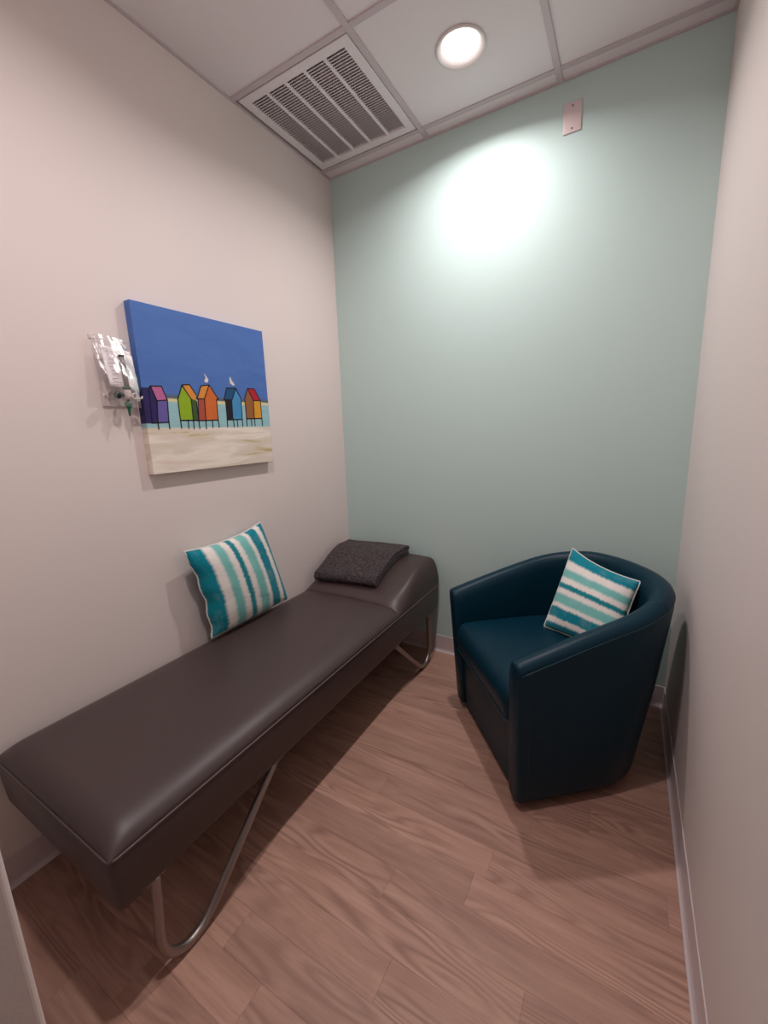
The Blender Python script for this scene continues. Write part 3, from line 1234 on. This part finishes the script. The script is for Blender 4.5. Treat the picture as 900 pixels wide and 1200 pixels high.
# ================================================================== PICTURE
PY0, PY1, PZ0, PZ1, PT = 0.899, 1.512, 1.2165, 1.826, 0.035
pic = thing('canvas_painting', 'unframed canvas painting of colourful beach huts on stilts under a deep blue sky', 'painting', (0.0, (PY0 + PY1) / 2, PZ0))
part('canvas', box(new(), 0.0006, PT, PY0, PY1, PZ0, PZ1, 0.0016, 2), M['canvas'], pic)
HUTS = {'h1':{'purple_dark':[(924,1530),(933,1538),(950,1487),(942,1407),(919,1406)],'pink':[(933,1538),(973,1540),(990,1492),(950,1487)],'lilac':[(950,1487),(990,1491),(984,1410),(942,1407)],'lines':[[(924,1530),(933,1539),(975,1541),(991,1492),(986,1408),(986,1384)],[(933,1538),(950,1487),(991,1491)],[(919,1406),(986,1409)],[(950,1487),(942,1408),(942,1383)]]},'h2':{'green':[(1059,1545),(1036,1496),(1035,1418),(1091,1420),(1095,1498)],'orange_light':[(1064,1552),(1092,1554),(1119,1516),(1112,1492),(1090,1505)],'green_dark':[(1095,1500),(1117,1494),(1115,1418),(1091,1418)],'lines':[[(1036,1385),(1035,1418),(1035,1496),(1061,1552),(1093,1555),(1119,1516)],[(1061,1549),(1093,1500),(1092,1418),(1091,1381)],[(1035,1416),(1117,1416)],[(1069,1418),(1067,1384)],[(1116,1492),(1116,1418)]]},'h3':{'orange':[(1184,1559),(1224,1504),(1215,1502),(1210,1419),(1150,1415),(1155,1503)],'orange_light':[(1146,1553),(1183,1558),(1154,1505),(1121,1503)],'brick':[(1125,1502),(1154,1503),(1150,1415),(1117,1416)],'lines':[[(1121,1503),(1146,1554),(1185,1560),(1224,1504),(1214,1502),(1211,1418),(1213,1386)],[(1121,1502),(1155,1503),(1184,1559)],[(1155,1503),(1150,1415),(1148,1380)],[(1125,1502),(1117,1415),(1117,1382)],[(1117,1415),(1210,1418)],[(1182,1416),(1181,1385)]]},'h4':{'blue_dark':[(1273,1553),(1319,1555),(1295,1507),(1254,1504)],'blue_light':[(1318,1550),(1345,1513),(1342,1422),(1292,1419),(1296,1507)],'black':[(1258,1504),(1296,1506),(1292,1418),(1257,1418)],'lines':[[(1253,1504),(1273,1554),(1322,1556),(1346,1513),(1342,1422),(1341,1388)],[(1258,1422),(1257,1387)],[(1292,1422),(1293,1387)],[(1313,1420),(1313,1388)],[(1254,1503),(1296,1505),(1320,1552)],[(1257,1418),(1342,1421)]]},'h5':{'brown':[(1389,1556),(1369,1514),(1367,1424),(1414,1425),(1417,1508)],'red':[(1392,1558),(1428,1559),(1460,1509),(1417,1506)],'yellow':[(1419,1505),(1459,1507),(1460,1427),(1414,1424)],'lines':[[(1366,1390),(1367,1426),(1368,1514),(1390,1559),(1429,1560),(1461,1509),(1461,1427),(1461,1391)],[(1391,1556),(1418,1506),(1460,1508)],[(1418,1506),(1414,1426),(1415,1391)],[(1366,1423),(1460,1426)],[(1396,1424),(1395,1391)]]},'g1':{'white':[(1166,1605),(1176,1595),(1185,1581),(1180,1569),(1168,1569),(1164,1576),(1173,1587)]},'g2':{'white':[(1298,1604),(1305,1587),(1320,1570),(1309,1566),(1294,1575),(1293,1593)]}}
FRONT = PT + 0.0002


def strip(bm, pts, w, x, mi):
    """thick painted line through points given in mm on the canvas face"""
    P = [Vector((p[0] / 1000, p[1] / 1000)) for p in pts]
    for a, b in zip(P[:-1], P[1:]):
        d = (b - a)
        if d.length < 1e-6:
            continue
        d.normalize()
        n = Vector((-d.y, d.x)) * w / 2
        e = d * w * 0.25
        q = [a - e + n, a - e - n, b + e - n, b + e + n]
        f0 = [bm.verts.new((x, c[0], c[1])) for c in q]
        f1 = [bm.verts.new((x + 0.0004, c[0], c[1])) for c in q]
        fs = [bm.faces.new(f1)]
        for k in range(4):
            fs.append(bm.faces.new((f0[k], f0[(k + 1) % 4], f1[(k + 1) % 4], f1[k])))
        for f in fs:
            f.material_index = mi


HL = dict(h1='purple painted hut with a pink roof', h2='green painted hut with an orange roof', h3='orange painted hut',
          h4='blue painted hut', h5='brown and yellow painted hut with a red roof', g1='white painted gull above the orange hut', g2='white painted gull above the blue hut')
for key in ('h1', 'h2', 'h3', 'h4', 'h5', 'g1', 'g2'):
    dd = HUTS[key]
    bm = new()
    mats = []
    for cname, pts in dd.items():
        if cname == 'lines':
            continue
        mats.append(PM[cname])
        mi = len(mats) - 1
        lo = [bm.verts.new((FRONT, p[0] / 1000, p[1] / 1000)) for p in pts]
        hi = [bm.verts.new((FRONT + 0.0005 + 0.0001 * mi, p[0] / 1000, p[1] / 1000)) for p in pts]
        fs = [bm.faces.new(hi)]
        for k in range(len(lo)):
            fs.append(bm.faces.new((lo[k], lo[(k + 1) % len(lo)], hi[(k + 1) % len(lo)], hi[k])))
        for f in fs:
            f.material_index = mi
    if 'lines' in dd:
        mats.append(PM['line'])
        for ln in dd['lines']:
            strip(bm, ln, 0.0042, FRONT + 0.0008, len(mats) - 1)
    if key == 'h1':
        # the purple hut runs on round the left edge of the canvas
        yy = PY0 - 0.0002
        q = [(0.0008, 1.485), (PT, 1.532), (PT, 1.405), (0.0008, 1.405)]
        lo = [bm.verts.new((x, yy, z)) for x, z in q]
        hi = [bm.verts.new((x, yy - 0.0005, z)) for x, z in q]
        fs = [bm.faces.new(hi)] + [bm.faces.new((lo[k], lo[(k + 1) % 4], hi[(k + 1) % 4], hi[k])) for k in range(4)]
        for f in fs:
            f.material_index = 0
        lo = [bm.verts.new((FRONT, y / 1000, z / 1000)) for y, z in ((899, 1532), (926, 1532), (921, 1405), (899, 1405))]
        hi = [bm.verts.new((v.co.x + 0.0005, v.co.y, v.co.z)) for v in lo]
        fs = [bm.faces.new(hi)] + [bm.faces.new((lo[k], lo[(k + 1) % 4], hi[(k + 1) % 4], hi[k])) for k in range(4)]
        for f in fs:
            f.material_index = 0
    o = part('painted_hut' if key[0] == 'h' else 'painted_gull', bm, mats, pic)
    o['label'] = HL[key]

# ================================================================== WALL OUTLET, FLOWMETER, BAG
op = thing('outlet_plate', 'pale horizontal outlet plate on the left wall behind the clear bag', 'wall plate', (0, 0.835, 1.463))
part('cover', box(new(), 0.0003, 0.007, 0.776, 0.892, 1.463, 1.541, 0.0025, 3), M['plastic_white'], op, True)
for yy in (0.806, 0.862):
    part('outlet_port', rot_profile(new(), [(0.015, 0.007), (0.015, 0.012), (0.012, 0.014), (0.011, 0.010)], (0, yy, 1.502), 24, 'x', cap1=True), M['plastic_white'], op, True)

fm = thing('flowmeter', 'small flowmeter with grey tube and green nozzle hanging from the outlet plate', 'flowmeter', (0.04, 0.832, 1.47))
part('sight_tube', tube(new(), [(0.052, 0.838, 1.522), (0.052, 0.837, 1.60), (0.050, 0.836, 1.626)], [0.0085, 0.0085, 0.008], 14), M['tube_grey'], fm, True)
part('tube_cap', tube(new(), [(0.0498, 0.836, 1.626), (0.0496, 0.836, 1.632)], 0.0086, 14), M['dark_green'], fm, True)
part('body', tube(new(), [(0.050, 0.838, 1.486), (0.050, 0.838, 1.497), (0.050, 0.838, 1.512), (0.051, 0.838, 1.523)], [0.010, 0.0125, 0.0125, 0.010], 16), M['plastic_white'], fm, True)
part('inlet', tube(new(), [(0.013, 0.815, 1.502), (0.050, 0.832, 1.502)], 0.008, 14), M['dark_green'], fm, True)
part('control_knob', tube(new(), [(0.040, 0.812, 1.500), (0.046, 0.808, 1.500), (0.060, 0.799, 1.499), (0.066, 0.795, 1.499)], [0.009, 0.013, 0.013, 0.010], 18), M['dark_green'], fm, True)
part('green_collar', tube(new(), [(0.051, 0.838, 1.520), (0.051, 0.838, 1.527)], 0.0135, 18), M['green_plastic'], fm, True)
part('nozzle', tube(new(), [(0.050, 0.837, 1.487), (0.050, 0.837, 1.477), (0.0505, 0.8365, 1.474), (0.0505, 0.836, 1.466), (0.0515, 0.8355, 1.457), (0.0525, 0.834, 1.445), (0.054, 0.833, 1.430)],
                    [0.005, 0.005, 0.0135, 0.0125, 0.0060, 0.0045, 0.0025], 18), M['green_plastic'], fm, True)
rng = [(0.060, 0.857 + 0.0085 * math.cos(a), 1.497 + 0.0085 * math.sin(a)) for a in [2 * math.pi * k / 20 for k in range(20)]]
part('white_ring', tube(new(), rng, 0.0033, 8, True), M['plastic_white'], fm, True)
part('tubing', tube(new(), bez([(0.060, 0.866, 1.494), (0.062, 0.874, 1.490), (0.060, 0.881, 1.492), (0.055, 0.885, 1.498)], 5), 0.0024, 8), M['plastic_white'], fm, True)

bag = thing('plastic_bag', 'clear plastic zip bag with a folded leaflet hanging on the left wall beside the painting', 'bag', (0.03, 0.82, 1.46))


def film(y_off, xf, seed):
    NU, NV = 26, 34
    bm = new()
    g_ = []
    for i in range(NV + 1):
        v = i / NV                       # 0 top .. 1 bottom
        z = 1.699 - 0.232 * v
        yl = 0.770 + 0.004 * v - 0.010 * math.sin(v * 3.1)
        yr = 0.873 + 0.002 * math.sin(v * 5)
        row = []
        for j in range(NU + 1):
            u = j / NU
            y = yl + (yr - yl) * u
            n = noise.noise(Vector((u * 4 + seed, v * 6, seed))) * 0.0035 + noise.noise(Vector((u * 11, v * 15, seed + 4))) * 0.0016
            bulge = math.sin(math.pi * min(1, max(0, u))) ** 0.6
            x = xf(v) * 1.0 + (0.012 * bulge * math.sin(math.pi * min(1.0, v * 1.05)) if y_off else -0.010 * bulge * math.sin(math.pi * min(1.0, v * 1.05))) + n
            zz = z - 0.010 * u + 0.002 * noise.noise(Vector((u * 7, 0, seed))) * (1 - v)
            row.append(bm.verts.new((max(0.009, x), y, zz)))
        g_.append(row)
    for i in range(NV):
        for j in range(NU):
            bm.faces.new((g_[i][j], g_[i][j + 1], g_[i + 1][j + 1], g_[i + 1][j]))
    return bm


xf = lambda v: 0.014 + 0.048 * smooth01(v * 1.3)
part('film_front', film(1, lambda v: 0.018 + 0.047 * smooth01(v * 1.4), 1.3), M['film'], bag, True)
part('film_back', film(0, lambda v: 0.014 + 0.016 * smooth01(v * 1.4), 5.1), M['film'], bag, True)
for zz in (1.690, 1.681):
    part('zip_strip', tube(new(), bez([(0.024, 0.766, zz), (0.026, 0.79, zz - 0.002), (0.023, 0.83, zz - 0.006), (0.026, 0.85, zz - 0.008), (0.022, 0.872, zz - 0.012)], 6), 0.0013, 6), M['film'], bag, True)
part('hang_tab', box(new(), 0.0008, 0.0025, 0.766, 0.786, 1.682, 1.696, 0.0006, 1), M['plastic_white'], bag)


def sheet(bm, corners, seed, th=0.0006, N=12):
    A, B, C, E_ = [Vector(c) for c in corners]
    g_ = []
    for i in range(N + 1):
        row = []
        for j in range(N + 1):
            p = A.lerp(B, j / N).lerp(E_.lerp(C, j / N), i / N)
            p.x += 0.0028 * noise.noise(Vector((j / N * 3 + seed, i / N * 4, 1))) + 0.0008 * math.sin(i / N * 22 + seed)
            row.append(bm.verts.new(p))
        g_.append(row)
    for i in range(N):
        for j in range(N):
            bm.faces.new((g_[i][j], g_[i][j + 1], g_[i + 1][j + 1], g_[i + 1][j]))
    return bm


lf = part('leaflet', sheet(new(), [(0.030, 0.781, 1.662), (0.030, 0.878, 1.650), (0.050, 0.874, 1.520), (0.050, 0.786, 1.528)], 2.0), M['paper'], bag, True)
s_ = lf.modifiers.new('thick', 'SOLIDIFY')
s_.thickness = 0.0008
lf2 = part('leaflet', sheet(new(), [(0.035, 0.850, 1.640), (0.036, 0.880, 1.636), (0.057, 0.876, 1.512), (0.056, 0.846, 1.520)], 6.0, N=8), M['paper'], bag, True)
s_ = lf2.modifiers.new('thick', 'SOLIDIFY')
s_.thickness = 0.0008
# faint grey print marks on the leaflet
bm = new()
random.seed(3)
for k in range(9):
    zz = 1.640 - k * 0.0125
    ya = 0.793 + random.uniform(0, 0.006)
    yb = ya + random.uniform(0.018, 0.030)
    t_ = (1.662 - zz) / 0.134
    xx = 0.030 + 0.020 * t_ + 0.0042
    box(bm, xx, xx + 0.0002, ya, yb, zz, zz + 0.0022)
for o in ():
    pass
pr = part('print_line', bm, M['ink'], bag)
pr['kind'] = 'stuff'
